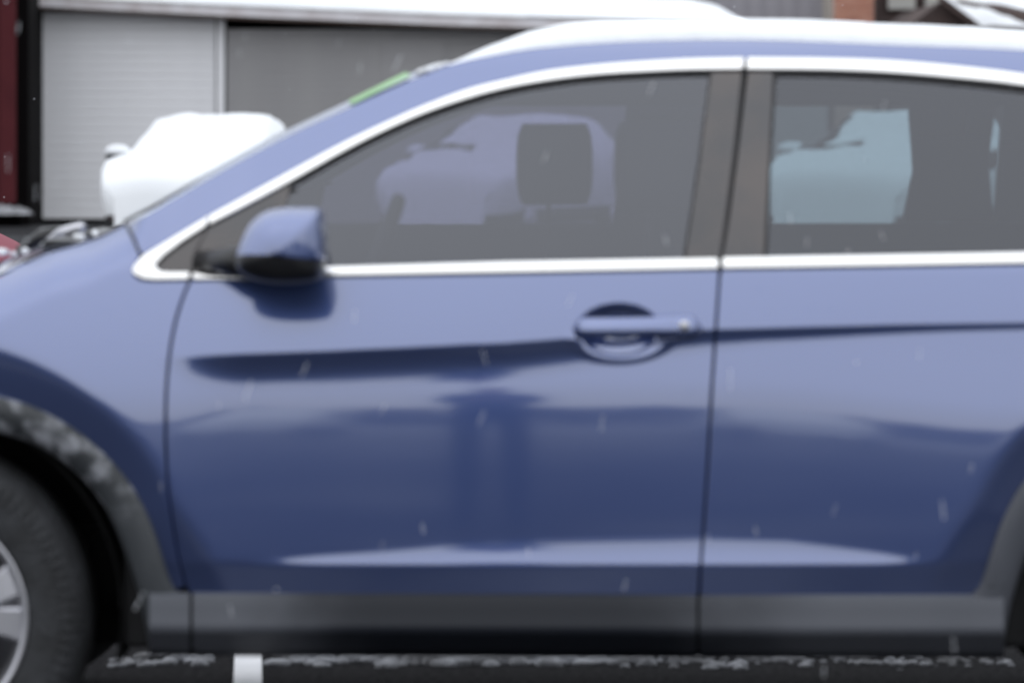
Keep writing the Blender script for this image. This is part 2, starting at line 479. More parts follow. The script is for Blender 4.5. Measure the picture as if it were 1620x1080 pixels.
# brick chimney
DC = 74.0
ch = empty('brick_chimney', (0, 0, 0), 'red brick chimney stack between grey house and dark gable', 'chimney')
c0, c1 = at(1320, 0, DC), at(1383, 0, DC)
zb, zt = at(0, 120, DC).z, at(0, -75, DC).z
box('core', (c0.x + .012, c0.y + .012, 0), (c1.x - .012, c0.y + .70, zt), MORTAR, ch)
cw = c1.x - c0.x
bh, bl = .072, (cw - 0.02) / 3
bme = []
for m in BRICKS:
    bmx = bmesh.new(); bmesh.ops.create_cube(bmx, size=1)
    for v in bmx.verts: v.co = Vector((v.co.x * (bl - .014), v.co.y * .10, v.co.z * (bh - .014)))
    me = bpy.data.meshes.new('brick'); bmx.to_mesh(me); bmx.free(); me.materials.append(m); bme.append(me)
rows = int((zt - zb) / bh)
for r in range(rows):
    off = (r % 2) * bl * .5
    for k in range(-1, 4):
        x = c0.x + bl * (k + .5) + off
        lo, hi = max(c0.x, x - bl / 2), min(c1.x, x + bl / 2)
        if hi - lo < .05: continue
        o = bpy.data.objects.new('brick', random.choice(bme)); col.objects.link(o); o.parent = ch
        o.location = ((lo + hi) / 2, c0.y + .045 + random.uniform(-.004, .004), zb + bh * (r + .5))
        o.scale.x = (hi - lo) / bl
box('cap', (c0.x - .06, c0.y - .06, zt), (c1.x + .06, c0.y + .76, zt + .12), MORTAR, ch)

# dark house with pale windows and a snow-covered gable to the right
DR = 82.0
dh = empty('dark_house', (0, 0, 0), 'dark brown house with pale windows right of the brick chimney', 'building')
wall_quad('wall', [(1384, -230), (1700, -230), (1700, 330), (1384, 330)], DR, BROWN, dh, 6)
for a, b in ((1402, 1451), (1461, 1490)):
    w = wall_quad('window', [(a, -60), (b, -60), (b, 18), (a, 18)], DR - .10, BROWN, dh, .1)
    wall_quad('pane', [(a + 3, -57), (b - 3, -57), (b - 3, 15), (a + 3, 15)], DR - .12, WINPALE, w, .03)
for k in range(12):
    yy = 24 + k * 24
    wall_quad('board', [(1386, yy), (1698, yy), (1698, yy + 21), (1386, yy + 21)], DR - .05, BROWN, dh, .05)
gb = empty('snowy_gable_house', (0, 0, 0), 'brown gabled house with thick white snow on its roof slope', 'building')
DB = 70.0
wall_quad('gable_wall', [(1440, 40), (1487, 4), (1552, 48), (1552, 330), (1440, 330)], DB, BROWN, gb, 7)
def slab(name, pts, th, m, parent):
    n = Vector((0, 0, th)); V = list(pts) + [p + n for p in pts]; k = len(pts)
    F = [tuple(reversed(range(k))), tuple(range(k, 2 * k))] + [(i, (i + 1) % k, (i + 1) % k + k, i + k) for i in range(k)]
    return mesh(name, V, F, m, parent, smooth=False)
pr, pe = at(1484, 1, DB - .3), at(1553, 52, DB - .3)
br, be = at(1800, -34, DB + 9), at(1800, 62, DB + 1)
slab('roof', [pr, pe, be, br], .08, BROWN, gb)
V, F = [], []
for i in range(31):
    for j in range(13):
        s, t = i / 30, j / 12
        p = (pr * (1 - t) + pe * t) * (1 - s) + (br * (1 - t) + be * t) * s
        th = .22 * min(1, min(i, 30 - i) / 2.5 + .05) ** .5 * min(1, min(j, 12 - j) / 1.5 + .05) ** .5
        p.z += .085 + th * (.9 + .2 * noise.noise(Vector((s * 9, t * 5, 0))))
        V.append(p)
for i in range(30):
    for j in range(12):
        a = i * 13 + j; F.append((a, a + 13, a + 14, a + 1))
tag(mesh('gable_snow', V, F, SNOW), 'white snow on the roof slope of the brown gabled house', 'snow', kind='stuff')
bw = empty('beige_house', (0, 0, 0), 'beige house wall above the snowy gable roof at the top', 'building')
wall_quad('wall', [(1500, -240), (2000, -240), (2000, 300), (1500, 300)], 92, BEIGE, bw, 6)

# ------------------------------------------------------------------ parked cars behind (shape by cross-sections along the length)
def car_rings(scale_z=1.0, grow=0.0, top_only=False, sedan=True):
    """stations run from the nose (y=-2.2) to the tail (y=2.2); returns rings of points"""
    st = [(-2.22, .62, .34, .58, .62), (-2.1, .76, .24, .74, .68), (-1.7, .84, .22, .86, .74), (-1.1, .87, .22, .96, .78),
          (-.72, .88, .22, 1.02, .78), (-.35, .88, .22, 1.22, .68), (.05, .88, .22, 1.42, .60), (.5, .88, .22, 1.47, .58),
          (1.0, .88, .22, 1.44, .57), (1.4, .87, .22, 1.30, .60), (1.75, .86, .22, 1.08, .70), (2.1, .82, .26, 1.00, .70), (2.22, .70, .40, .80, .64)]
    rings = []
    for y, hw, zb, zt, tw in st:
        belt = min(.92, zt - .06)
        pts = [(-hw, zb), (-hw - .01, zb + (belt - zb) * .32), (-hw * .985, belt), (-(hw * .45 + tw * .55), (belt + zt) / 2), (-tw, zt - .02), (-tw * .5, zt + .015), (0, zt + .02)]
        pts = pts + [(-x, z) for x, z in reversed(pts[:-1])]
        rings.append([Vector((x, y, z * scale_z)) for x, z in pts])
    return rings

def parked_car(name, loc, rz, paint, label, snow=True, group=None, crack=False):
    root = empty(name, loc, label, 'car', group, rz)
    rings = car_rings()
    b = loft('body', rings, paint, root, True, True)
    b.modifiers.new('smooth', 'SUBSURF').levels = 1
    b.modifiers[-1].render_levels = 2
    # windows, set just proud of the cabin
    for s in (-1, 1):
        for (y0, y1, t0, t1) in ((-.42, .42, -.05, .38), (.48, 1.25, .50, 1.10)):
            V = [(s * .885, y0, .955), (s * .885, y1, .955), (s * .70, t1, 1.36), (s * .70, t0, 1.36)]
            V = [Vector(v) for v in V]
            W = [v + Vector((s * .012, 0, .004)) for v in V]
            slabv = V + W
            mesh('window', slabv, [(0, 1, 2, 3), (4, 7, 6, 5), (0, 4, 5, 1), (1, 5, 6, 2), (2, 6, 7, 3), (3, 7, 4, 0)], GLASS_D, root, smooth=False)
        mo = empty('side_mirror'); mo.parent = root; mo.location = (s * 1.06, -.46, 1.03)
        V = []
        rr = []
        for k, (f, q) in enumerate(((.5, -.13), (.9, -.09), (1, -.02), (1, .06), (.92, .1))):
            rr.append([Vector((.15 * f * math.cos(a), .08 * math.sin(a), q)) for a in np.linspace(0, 2 * math.pi, 13)[:-1]])
        loft('housing', rr, BLACKPL, mo, True, True)
        if snow:
            rr = []
            for f, q in ((1.0, .085), (1.08, .11), (1.0, .15), (.7, .185), (.25, .20)):
                rr.append([Vector((.155 * f * math.cos(a), .09 * f * math.sin(a), q)) for a in np.linspace(0, 2 * math.pi, 13)[:-1]])
            loft('snow_cap', rr, SNOW, mo, True, True)
        for y in (-1.38, 1.32):
            w = empty('wheel'); w.parent = root; w.location = (s * .80, y, .31)
            w.rotation_euler.z = R(90)
            lathe_y('tyre', [(.19, -.08), (.29, -.10), (.31, -.07), (.31, .07), (.29, .10), (.19, .08)], TYRE, w, 28)
            lathe_y('rim', [(.02, -.07), (.19, -.085), (.195, .085), (.02, .07)], SILVER, w, 20)
        if not snow:
            box('headlight', (s * .62 - .13, -2.19, .60), (s * .62 + .13, -2.08, .72), LAMPGL, root, .02)
    if snow:
        V, F = [], []
        ny, nx = 64, 26
        rr = rings
        ys = [r[0].y for r in rr]
        def top(y, u):
            """outer upper surface of the car at station y, u in -1..1 across"""
            pts = []
            for r in rr:
                seg = r[1:-1]
                m = len(seg) - 1
                f = (u + 1) / 2 * m; i = min(int(f), m - 1); pts.append(seg[i].lerp(seg[i + 1], f - i))
            i = int(np.clip(np.searchsorted(ys, y) - 1, 0, len(ys) - 2))
            return pts[i].lerp(pts[i + 1], np.clip((y - ys[i]) / (ys[i + 1] - ys[i]), 0, 1))
        sd = loc[0] * 3.1
        for i in range(ny + 1):
            y = -2.2 + 4.4 * i / ny
            for j in range(nx + 1):
                u = -1 + 2 * j / nx
                p = top(y, u)
                e = min(1, (1 - abs(u)) / .12 + .02) ** .5 * min(1, min(i, ny - i) / 3 + .02) ** .5
                n = noise.noise(Vector((p.x * 2.2 + sd, p.y * 2.2, p.z * 2.0))) * .5 + noise.noise(Vector((p.x * 6, p.y * 6, p.z * 5 + sd))) * .22
                t = (.125 + .12 * n) * e
                V.append(p + Vector((p.x * .22 * t / .1 * .5, -.35 * t if y < .2 else .2 * t, t)))
        for i in range(ny):
            for j in range(nx):
                yy, uu_ = -2.2 + 4.4 * i / ny, -1 + 2 * j / nx
                if crack and (-.72 < yy < .12 and -.50 < uu_ < -.36 or -.80 < yy < -.66 and -.5 < uu_ < -.1): continue
                a = i * (nx + 1) + j; F.append((a, a + 1, a + nx + 2, a + nx + 1))
        q = len(V)
        for j in range(nx + 1):
            p = V[j]; V.append(Vector((p.x * .97, p.y - .05, min(p.z, .25 + .012 * math.sin(j * 1.7)))))
        for j in range(nx): F.append((q + j, q + j + 1, j + 1, j))
        sn = mesh('snow_cover', V, F, SNOW, root)
        sn['kind'] = 'stuff'
    return root

D1 = 50.0
def spot(px, d): 
    p = at(px, 0, d); p.z = 0; return p
parked_car('snow_covered_car', spot(333, D1), R(-9), WINEPAINT, 'wine red car buried in snow before the white shutter')
parked_car('snow_covered_car', spot(808, D1 + .5), R(-24), GREYPAINT, 'snow-covered grey car seen through the front door window', crack=True)
car3 = parked_car('snow_covered_car', spot(1426, D1 - .5), R(-24), GREYPAINT, 'snow-covered grey car seen through the rear door window', crack=True)
car3.scale = (1.16, 1.12, 1.03)
parked_car('red_car', spot(40, 13.4) + Vector((-2.25, .8, -.05)), R(-90), REDPAINT, 'low red car at the left edge beyond the blue bonnet', snow=False)

# the far side of the yard, behind the photographer: reflected in the doors
def copy_tree(o, parent=None):
    c = o.copy(); col.objects.link(c); c.parent = parent
    for k in o.children: copy_tree(k, c)
    return c
SRC = bpy.data.objects['snow_covered_car']
for i, (x, y, rz, lab) in enumerate(((-9.5, -33, 170, 'snow-covered car reflected in the front wing'), (-3.4, -36, 184, 'snow-covered car reflected left of the standing person'),
                                     (3.6, -34, 176, 'snow-covered car reflected right of the standing person'), (9.8, -37, 190, 'snow-covered car reflected in the rear door'))):
    c = copy_tree(SRC); c.location = (x, y, 0); c.rotation_euler.z = R(rz); c['label'] = lab
V, F = [], []
rw = random.Random(3)
for k in range(5200):
    a = R(rw.uniform(200, 340)); d = rw.uniform(118, 150)
    h = .62 * (4.5 + 3.0 * noise.noise(Vector((a * 9, 0, 4))) + 1.5 * noise.noise(Vector((a * 40, 0, 1)))) * rw.random() ** .5
    c = Vector((d * math.cos(a), d * math.sin(a), h)); q = len(V)
    for _ in range(3): V.append(c + Vector([rw.gauss(0, .9) for _ in range(3)]))
    F.append((q, q + 1, q + 2))
WOOD = mat('bare_winter_wood', (0.14, 0.14, 0.15), 0.9, vary=(0.30, 0.31, 0.33), scale=.2)
tag(mesh('far_woods', V, F, WOOD, None, False), 'far snowy wood across the yard, reflected in the doors', 'woods', kind='stuff')

# ------------------------------------------------------------------ the blue car: flank as a depth field over photo-scaled coordinates
U0, U1, DU = -640.0, 2520.0, 4.0
V0, V1, DV = -60.0, 1140.0, 2.0
uu = np.arange(U0, U1 + 1, DU); vv = np.arange(V0, V1 + 1, DV)
UU, VV = np.meshgrid(uu, vv)                   # rows = v
WFX, WFY, WRX = -137.0, 985.0, 1960.0          # wheel centres

def crease(u): return np.interp(u, [0, 240, 300, 500, 800, 910, 1120, 1400, 1620, 2000, 2500], [570, 566, 563, 556, 543, 535, 522, 515, 512, 506, 500])
def theta(U, V):
    cr = crease(U)
    amp = ss(225, 400, U)
    hb = np.interp(U, [230, 300, 400, 500, 750, 900, 1000, 1200, 1500, 1700], [22, 40, 46, 46, 44, 36, 28, 19, 10, 8])
    w = V - cr
    # plain section
    tp = np.interp(V, [430, 520, 600, 650, 690, 840, 900], [17, 12, 7.5, 3.4, 1.7, 0.9, 0.6])
    # creased section
    tb = np.interp(np.clip(w, -140, 0), [-140, 0], [17, 10])
    q = np.clip(w / hb, 0, 3)
    under = np.interp(q, [0, .12, 1.0, 1.7], [-14, -15, 2.0, 7.6])
    lowr = np.interp(V + 14 - 42 * ss(1150, 1640, U), [560, 610, 632, 660, 700, 840, 900], [8.2, 7.0, 4.4, 2.4, 1.5, 0.9, 0.6])
    tl = np.where(q < 1.7, np.minimum(under, lowr + 0 * under), lowr)
    tc = np.where(w < -3, tb, np.where(w < 3, tb + (tl - tb) * (w + 3) / 6, tl))
    t = amp * tc + (1 - amp) * tp
    # bright roll above the sill
    vt = np.interp(U, [340, 380, 450, 600, 700, 850, 1100, 1250, 1400, 1490, 1530], [887, 885, 878, 864, 852, 845, 838, 845, 868, 885, 888])
    k = ss(335, 520, U) * (1 - ss(1370, 1525, U))
    f = np.clip((V - vt) / (889 - vt), 0, 1)
    bump = 13 * f ** 1.25 * k
    drop = np.where(V > 889, ss(889, 896, V), 0)
    t = t + np.where(V <= 889, bump, (1 - drop) * 13 * k)
    t = t - 9 * ss(880, 897, V) - 5 * ss(905, 960, V) * 0
    # left/right of the roll the panel just tucks under
    # glasshouse
    tg = np.interp(V, [55, 75, 110, 300, 420, 432], [62, 46, 32, 26, 21, 18])
    t = np.where(V < 432, tg, t)
    # bonnet shoulder
    hl = np.interp(U, [-640, -300, 0, 75, 130, 200, 225], [640, 530, 437, 400, 384, 345, 300])
    sh = 1 - ss(0, 85, V - hl)
    t = t + np.where(U < 228, (1 - ss(190, 228, U)) * 42 * sh, 0)
    return t

TH = np.tan(np.radians(theta(UU, VV)))
cum = np.cumsum(TH[::-1], axis=0)[::-1] * DV / 800.0         # integral from below up to each row
ref = int((700 - V0) / DV)
YF = cum - cum[ref:ref + 1, :]
# plan view curvature
XX = (UU - 810) / 800
YF += 0.010 * XX ** 2 + .05 * np.maximum(0, -XX - .75) ** 2 + .03 * np.maximum(0, XX - 1.1) ** 2
# wheel flares: the skin tucks in towards each arch
for cx in (WFX, WRX):
    dx, dy = UU - cx, WFY - VV
    r = np.hypot(dx, dy); phi = np.degrees(np.arctan2(dy, np.abs(dx)))
    R1 = 452 + 42 * (1 - ss(2, 26, phi))
    q = (R1 - r) / 5.0
    h = 5.0 * np.where(q > 30, q, np.log1p(np.exp(np.minimum(q, 30))))
    h = np.minimum(h, 70) / 800 * math.tan(R(15))
    YF += h * ss(-30, 60, dy + 40)
# door handle bowl
def bowl(cx, cy, rx, ry, dep, p=2.2):
    rho = np.hypot((UU - cx) / rx, (VV - cy) / ry)
    return dep * np.clip(1 - rho ** p, 0, 1) ** 1.15
YF += bowl(979, 522, 66, 40, .024, 3.2)
YF -= .0028 * np.exp(-((np.hypot((UU - 982) / 78, (VV - 528) / 41) - 1) / .10) ** 2) * ss(520, 545, VV)
# light blur so every transition is a radius
def blur(a, axis):
    k = np.array([1, 2, 1]) / 4
    p = np.pad(a, [(1, 1) if i == axis else (0, 0) for i in (0, 1)], mode='edge')
    return k[0] * p.take(range(0, a.shape[axis]), axis) + k[1] * p.take(range(1, a.shape[axis] + 1), axis) + k[2] * p.take(range(2, a.shape[axis] + 2), axis)
YF = blur(blur(blur(YF, 0), 1), 0)
gz, gx = np.gradient(YF, DV / 800.0, DU / 800.0)           # dY/dv, dY/du
NF = np.stack([gx, -np.ones_like(gx), -gz], -1)            # Y(X,Z), Z falls with v: normal = (dY/dX, -1, dY/dZ)
NF /= np.linalg.norm(NF, axis=-1, keepdims=True)

def bil(A, u, v):
    fu = np.clip((np.asarray(u) - U0) / DU, 0, A.shape[1] - 1.001); fv = np.clip((np.asarray(v) - V0) / DV, 0, A.shape[0] - 1.001)
    i, j = fv.astype(int), fu.astype(int); a, b = fv - i, fu - j
    if A.ndim == 3: a, b = a[..., None], b[..., None]
    return (A[i, j] * (1 - a) + A[i + 1, j] * a) * (1 - b) + (A[i, j + 1] * (1 - a) + A[i + 1, j + 1] * a) * b

def to_field(p):
    """photo pixel -> field coordinate (corrects for the depth of the skin)"""
    p = np.asarray(p, float); u, v = p[..., 0].copy(), p[..., 1].copy()
    for _ in range(5):
        d = (CAMD + bil(YF, u, v)) / CAMD
        u = 810 + (p[..., 0] - 810) * d; v = 220 + (p[..., 1] - 220) * d
    return np.stack([u, v], -1)

def surf(f, off=0.0):
    """field coordinate -> world point, off metres inwards (+) or outwards (-) along Y"""
    f = np.asarray(f, float)
    y = bil(YF, f[..., 0], f[..., 1]) + off
    return np.stack([(f[..., 0] - 810) / 800, y, CAMZ - (f[..., 1] - 220) / 800], -1)

def inside(poly, pts):
    x, y = pts[:, 0], pts[:, 1]; c = np.zeros(len(pts), bool); n = len(poly)
    for i in range(n):
        x1, y1 = poly[i]; x2, y2 = poly[(i + 1) % n]
        if y1 == y2: continue
        m = ((y1 > y) != (y2 > y)) & (x < (x2 - x1) * (y - y1) / (y2 - y1) + x1)
        c ^= m
    return c

def panel(name, outline, m, parent, off=0.0, step=7.0, flange=0.016, rnd=0.0026, edge_step=5.0, steep=None):
    """skin panel cut from the depth field, with a rounded and returned edge"""
    pts = np.array(outline, float)
    pts = restep(np.vstack([pts, pts[:1]]), edge_step)[:-1]
    poly = to_field(pts)
    lo, hi = poly.min(0), poly.max(0)
    gu, gv = np.meshgrid(np.arange(lo[0] + step * .5, hi[0], step), np.arange(lo[1] + step * .35, hi[1], step * .7))
    G = np.stack([gu.ravel(), gv.ravel()], 1)
    ins = inside(poly, G)
    for s in ((step * .4, 0), (-step * .4, 0), (0, step * .4), (0, -step * .4)):
        ins &= inside(poly, G + np.array(s))
    G = G[ins]
    allp = np.vstack([poly, G]); n = len(poly)
    co, ed, fa, *_ = delaunay_2d_cdt([Vector(p) for p in allp], [(i, (i + 1) % n) for i in range(n)], [], 1, 1e-5)
    F2 = np.array([tuple(c) for c in co])
    P = surf(F2, off); N = bil(NF, F2[:, 0], F2[:, 1]); N /= np.linalg.norm(N, axis=1, keepdims=True)
    faces = []
    for f in fa:
        a, b, c = (F2[i] for i in f)
        # v grows downwards: field-clockwise is camera-facing
        ar = (b[0] - a[0]) * (c[1] - a[1]) - (b[1] - a[1]) * (c[0] - a[0])
        faces.append(tuple(f) if ar < 0 else tuple(reversed(f)))
    V = list(P); NN = list(N)
    if flange:
        cnt = {}
        for f in faces:
            for i in range(3):
                e = (f[i], f[(i + 1) % 3]); k = (min(e), max(e)); cnt.setdefault(k, []).append(e)
        bnd = [e[0] for e in cnt.values() if len(e) == 1]
        outn = {}
        for a, b in bnd:
            d = P[b] - P[a]; nrm = np.cross(d, N[a]); nrm /= (np.linalg.norm(nrm) + 1e-12)
            outn[a] = outn.get(a, 0) + nrm; outn[b] = outn.get(b, 0) + nrm
        r1, r2 = {}, {}
        for i, o in outn.items():
            o = o / (np.linalg.norm(o) + 1e-12)
            r1[i] = len(V); V.append(P[i] + o * rnd - N[i] * rnd); q = (o + N[i]); NN.append(q / np.linalg.norm(q) * .5 + o * .5)
            r2[i] = len(V); V.append(P[i] + o * rnd - N[i] * flange); NN.append(o)
        for a, b in bnd:
            faces.append((b, a, r1[a], r1[b])); faces.append((r1[b], r1[a], r2[a], r2[b]))
    return mesh(name, V, faces, m, parent, True, NN)

def ribbon(name, ea, eb, m, parent, bulge=.006, off=-.001, step=5.0, na=9, skirt=.012):
    """raised strip between two photo-pixel edge lines, convex across"""
    L = max(np.linalg.norm(np.diff(np.array(ea, float), axis=0), axis=1).sum(), 1)
    n = max(3, int(L / step)); A, B = resample(ea, n), resample(eb, n)
    rings = []
    for a, b in zip(A, B):
        ring = []
        t = np.linspace(0, 1, na)
        q = a[None] * (1 - t[:, None]) + b[None] * t[:, None]
        f = to_field(q); h = np.sqrt(np.clip(1 - (2 * t - 1) ** 2, 0, 1))
        p = surf(f, off) - np.stack([0 * h, bulge * h, 0 * h], 1)
        ring = [p[0] + np.array((0, skirt, 0))] + list(p) + [p[-1] + np.array((0, skirt, 0))]
        rings.append(ring)
    return loft(name, rings, m, parent, True, True)

car = empty('blue_suv', (0, 0, 0), 'metallic blue SUV with chrome window trim and snow on its roof', 'car')

# ---- outline polylines in photo pixels
GAPF = catmull([(301, 443), (290, 468), (277, 510), (268, 560), (263, 620), (262, 680), (263, 735), (268, 795), (277, 855), (287, 905), (297, 940)], 5)
GAPB = catmull([(1139, 426), (1134, 500), (1130, 560), (1126, 620), (1122, 700), (1117, 780), (1112, 850), (1108, 905), (1106, 944)], 5)
ARCHF = catmull([(-520, 985), (-500, 860), (-440, 750), (-330, 655), (-230, 622), (-137, 610), (-60, 614), (0, 627), (50, 642), (95, 664), (135, 691), (172, 724), (207, 766), (233, 812),
                 (250, 855), (263, 897), (274, 926), (284, 938)], 4)
ARCHFI = catmull([(-480, 1010), (-462, 880), (-400, 780), (-310, 705), (-225, 677), (-137, 668), (-60, 671), (0, 684), (50, 700), (90, 722), (122, 748), (150, 778), (172, 812), (192, 856),
                  (208, 900), (222, 945), (230, 985), (238, 1030)], 4)
MIR = lambda P: [(2 * (WFX + WRX) / 2 - x, y) for x, y in P][::-1]
ARCHR = np.array(MIR(ARCHF)); ARCHRI = np.array(MIR(ARCHFI))
RL = catmull([(700, 106), (760, 92), (860, 76), (1000, 66), (1180, 63), (1400, 71), (1620, 80), (1800, 96), (1960, 118), (2100, 150), (2180, 190)], 5)     # roof edge under the snow
APIL = catmull([(201, 357), (250, 331), (350, 273), (450, 219), (560, 168), (640, 132), (700, 107)], 5)
CH_O = catmull([(330, 340), (400, 302), (480, 258), (540, 226), (600, 197), (670, 166), (740, 140), (800, 125), (860, 112), (930, 103), (1000, 97), (1090, 92), (1178, 90)], 4)
CH_I = catmull([(331, 358), (400, 322), (470, 284), (540, 244), (600, 213), (670, 182), (740, 158), (800, 142), (860, 131), (930, 122), (1000, 117), (1090, 113), (1175, 112)], 4)
CHR_O = catmull([(1182, 90), (1300, 91), (1400, 94), (1500, 102), (1620, 116), (1760, 140), (1900, 178), (2010, 226)], 4)
CHR_I = catmull([(1181, 112), (1300, 113), (1400, 117), (1500, 125), (1620, 138), (1760, 162), (1900, 202), (1990, 246)], 4)

def sub(line, x0, x1):
    return [tuple(p) for p in line if x0 <= p[0] <= x1]

def shift(line, dx): return [(x + dx, y) for x, y in line]

# ---- front wing
panel('front_fender',
      [(-520, 640), (-440, 580), (-300, 530), (-150, 483), (0, 438), (40, 417), (75, 401), (120, 389), (160, 376), (199, 356), (210, 377), (221, 399), (208, 424), (222, 436), (300, 441)]
      + shift(GAPF, -3.8)[1:-2] + [(284, 930), (279, 927)] + [tuple(p) for p in ARCHF[::-1][3:]] + [(-540, 900), (-545, 760)],
      PAINT, car)
# ---- doors
fd = panel('front_door', [(305, 438), (500, 436), (800, 430), (1135, 424)] + [tuple(p) for p in shift(GAPB, -3.8)[1:-1]] + [(1101, 941), (700, 939), (304, 937)]
      + [tuple(p) for p in shift(GAPF, 3.8)[::-1][1:]], PAINT, car, step=5.5)
rd = panel('rear_door', [(1144, 423), (1400, 420), (1650, 415), (1652, 520), (1645, 640)] + sub(ARCHR, 1555, 1640)[::-1][0:0]
      + [(1640, 772)] + [(1606, 812), (1590, 845), (1573, 890), (1562, 920), (1552, 936), (1540, 941), (1400, 942), (1111, 942)] + [tuple(p) for p in shift(GAPB, 3.8)[::-1][1:-1]],
      PAINT, car, step=6)
panel('rear_quarter_panel', [(1658, 415), (1900, 408), (2180, 396), (2260, 520), (2300, 760), (2330, 930)] + [tuple(p) for p in ARCHR[::-1] if 1650 < p[0] < 2290] + [(1652, 640), (1659, 520)],
      PAINT, car, step=12)
# ---- A pillar and roof rail, D pillar
panel('roof_rail', [(224, 401), (203, 357)] + [tuple(p) for p in APIL[1:]] + [tuple(p) for p in RL[1:]] + [(2215, 300), (2200, 392), (2030, 398), (2090, 300), (2010, 238)]
      + [(x, y + 3) for x, y in CHR_O[::-1][1:]] + [(x, y + 3) for x, y in CH_O[::-1]] + [(280, 372)], PAINT, car, step=7)

# ---- brightwork
ribbon('panel_joint', [(199, 359), (209, 379), (219, 402)], [(204, 357), (214, 378), (224, 401)], RUBBER, car, .0005, -.0022)
cf = ribbon('chrome_trim', [(330, 340), (270, 376), (224, 404), (208, 424), (210, 436), (222, 444), (240, 446), (300, 445)],
            [(326, 360), (290, 384), (262, 406), (250, 418), (249, 425), (256, 428), (270, 429), (301, 429)], CHROME, car, .006)
ribbon('chrome_trim', CH_O, CH_I, CHROME, car, .006)
ribbon('chrome_trim', CHR_O, CHR_I, CHROME, car, .006)
ribbon('chrome_trim', [(305, 430), (400, 429), (470, 423), (520, 421), (800, 413), (1136, 407)], [(305, 445), (400, 444), (470, 441), (520, 440), (800, 435), (1137, 428)], CHROME, car, .006)
ribbon('chrome_trim', [(1143, 406), (1400, 402), (1620, 398), (1900, 390), (1985, 387)], [(1143, 428), (1400, 424), (1620, 420), (1900, 412), (2020, 408)], CHROME, car, .006)

# ---- glass and black surrounds
panel('window_frame', [(332, 356)] + [tuple(p) for p in CH_I[1:]] + [(1176, 108), (1178, 110), (1165, 230), (1150, 350), (1141, 410), (1082, 412), (1104, 270), (1124, 121), (1118, 119)]
      + [(x, y + 6) for x, y in CH_I[::-1][3:-6]] + [(470, 300), (455, 300), (441, 350), (440, 430), (306, 434), (312, 392)], RUBBER, car, off=.0065, step=9, flange=.01)
panel('pillar_cover', [(1127, 112), (1172, 112), (1160, 230), (1145, 350), (1136, 412), (1086, 412), (1108, 268)], GLOSSBLK, car, off=.003, step=8, flange=.008)
panel('pillar_cover', [(1185, 112), (1222, 114), (1214, 270), (1207, 408), (1145, 410), (1156, 345), (1171, 230)], GLOSSBLK, car, off=.003, step=8, flange=.008)
panel('quarter_cover', [(330, 361), (458, 292), (452, 318), (440, 360), (436, 432), (307, 434), (311, 400)], GLOSSBLK, car, off=.003, step=8, flange=.008)
panel('quarter_cover', [(325, 363), (306, 400), (301, 432), (252, 428), (250, 420), (275, 398)], GLOSSBLK, car, off=.003, step=8, flange=.008)
gf = panel('window_glass', [(448, 340), (462, 292)] + [(x, y + 2) for x, y in CH_I if 475 < x < 1122] + [(1128, 114), (1110, 268), (1088, 414), (800, 418), (520, 426), (440, 430)],
           GLASS_F, car, off=.011, step=12, flange=0)
panel('window_glass', [(1220, 113)] + [(x, y + 2) for x, y in CHR_I if 1225 < x < 1650] + [(1655, 144), (1650, 405), (1400, 408), (1205, 411), (1212, 270)], GLASS_R, car, off=.011, step=12, flange=0)
panel('window_frame', [(1214, 113)] + [(x, y) for x, y in CHR_I if 1225 < x < 1650] + [(1655, 140), (1655, 150)] + [(x, y + 7) for x, y in CHR_I[::-1] if 1225 < x < 1650] + [(1227, 121), (1218, 270), (1213, 408), (1204, 409), (1210, 270)],
      RUBBER, car, off=.0065, step=8, flange=.01)
panel('pillar_cover', [(1652, 140), (1700, 150), (1702, 405), (1648, 406)], GLOSSBLK, car, off=.003, step=10, flange=.008)
panel('window_glass', [(1702, 150), (1760, 165), (1900, 206), (1990, 250), (2010, 395), (1702, 404)], GLASS_R, car, off=.011, step=14, flange=0)

# ---- grey lower cladding
def strip_sections(name, outer, inner, m, parent, prof, n):
    """prof: (t across outer->inner, y proud)"""
    A, B = resample(outer, n), resample(inner, n); rings = []
    for a, b in zip(A, B):
        ring = []
        for t, y in prof:
            q = a * (1 - t) + b * t
            f = to_field(a * (1 - min(t, .35)) + b * min(t, .35))
            ybase = surf(f, 0)[1]
            d = (CAMD + ybase + y) / CAMD
            ring.append(Vector(((q[0] - 810) * d / 800, ybase + y, CAMZ - (q[1] - 220) * d / 800)))
        rings.append(ring)
    return loft(name, rings, m, parent)
ARCHPROF = [(0, .012), (0.0, -.004), (.10, -.012), (.5, -.012), (.85, -.004), (1.0, .014), (1.02, .05), (1.03, .16)]
strip_sections('wheel_arch_trim', ARCHF, ARCHFI, DIRTY, car, ARCHPROF, 90)
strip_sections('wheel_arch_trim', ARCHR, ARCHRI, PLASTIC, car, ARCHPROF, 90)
def sill(name, x0, x1, m):
    prof = [(936, .012), (937, -.003), (944, -.012), (962, -.013), (984, -.024), (994, -.027), (1001, -.022), (1007, -.008), (1022, .012), (1033, .035), (1037, .07), (1036, .30)]
    rings = []
    n = max(2, int((x1 - x0) / 12))
    for i in range(n + 1):
        x = x0 + (x1 - x0) * i / n
        lift = np.interp(x, [200, 305, 700, 1100, 1600], [-2, 0, 1, 3, 3])
        yb = surf(to_field((min(max(x, 300), 1540), 930)), 0)[1]
        rings.append([Vector(((x - 810) * (CAMD + yb + y) / 6400, yb + y, CAMZ - (v + lift - 220) * (CAMD + yb + y) / 6400)) for v, y in prof])
    return loft(name, rings, m, car)
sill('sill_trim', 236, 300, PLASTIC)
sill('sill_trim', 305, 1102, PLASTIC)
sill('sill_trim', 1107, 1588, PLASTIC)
rings = []
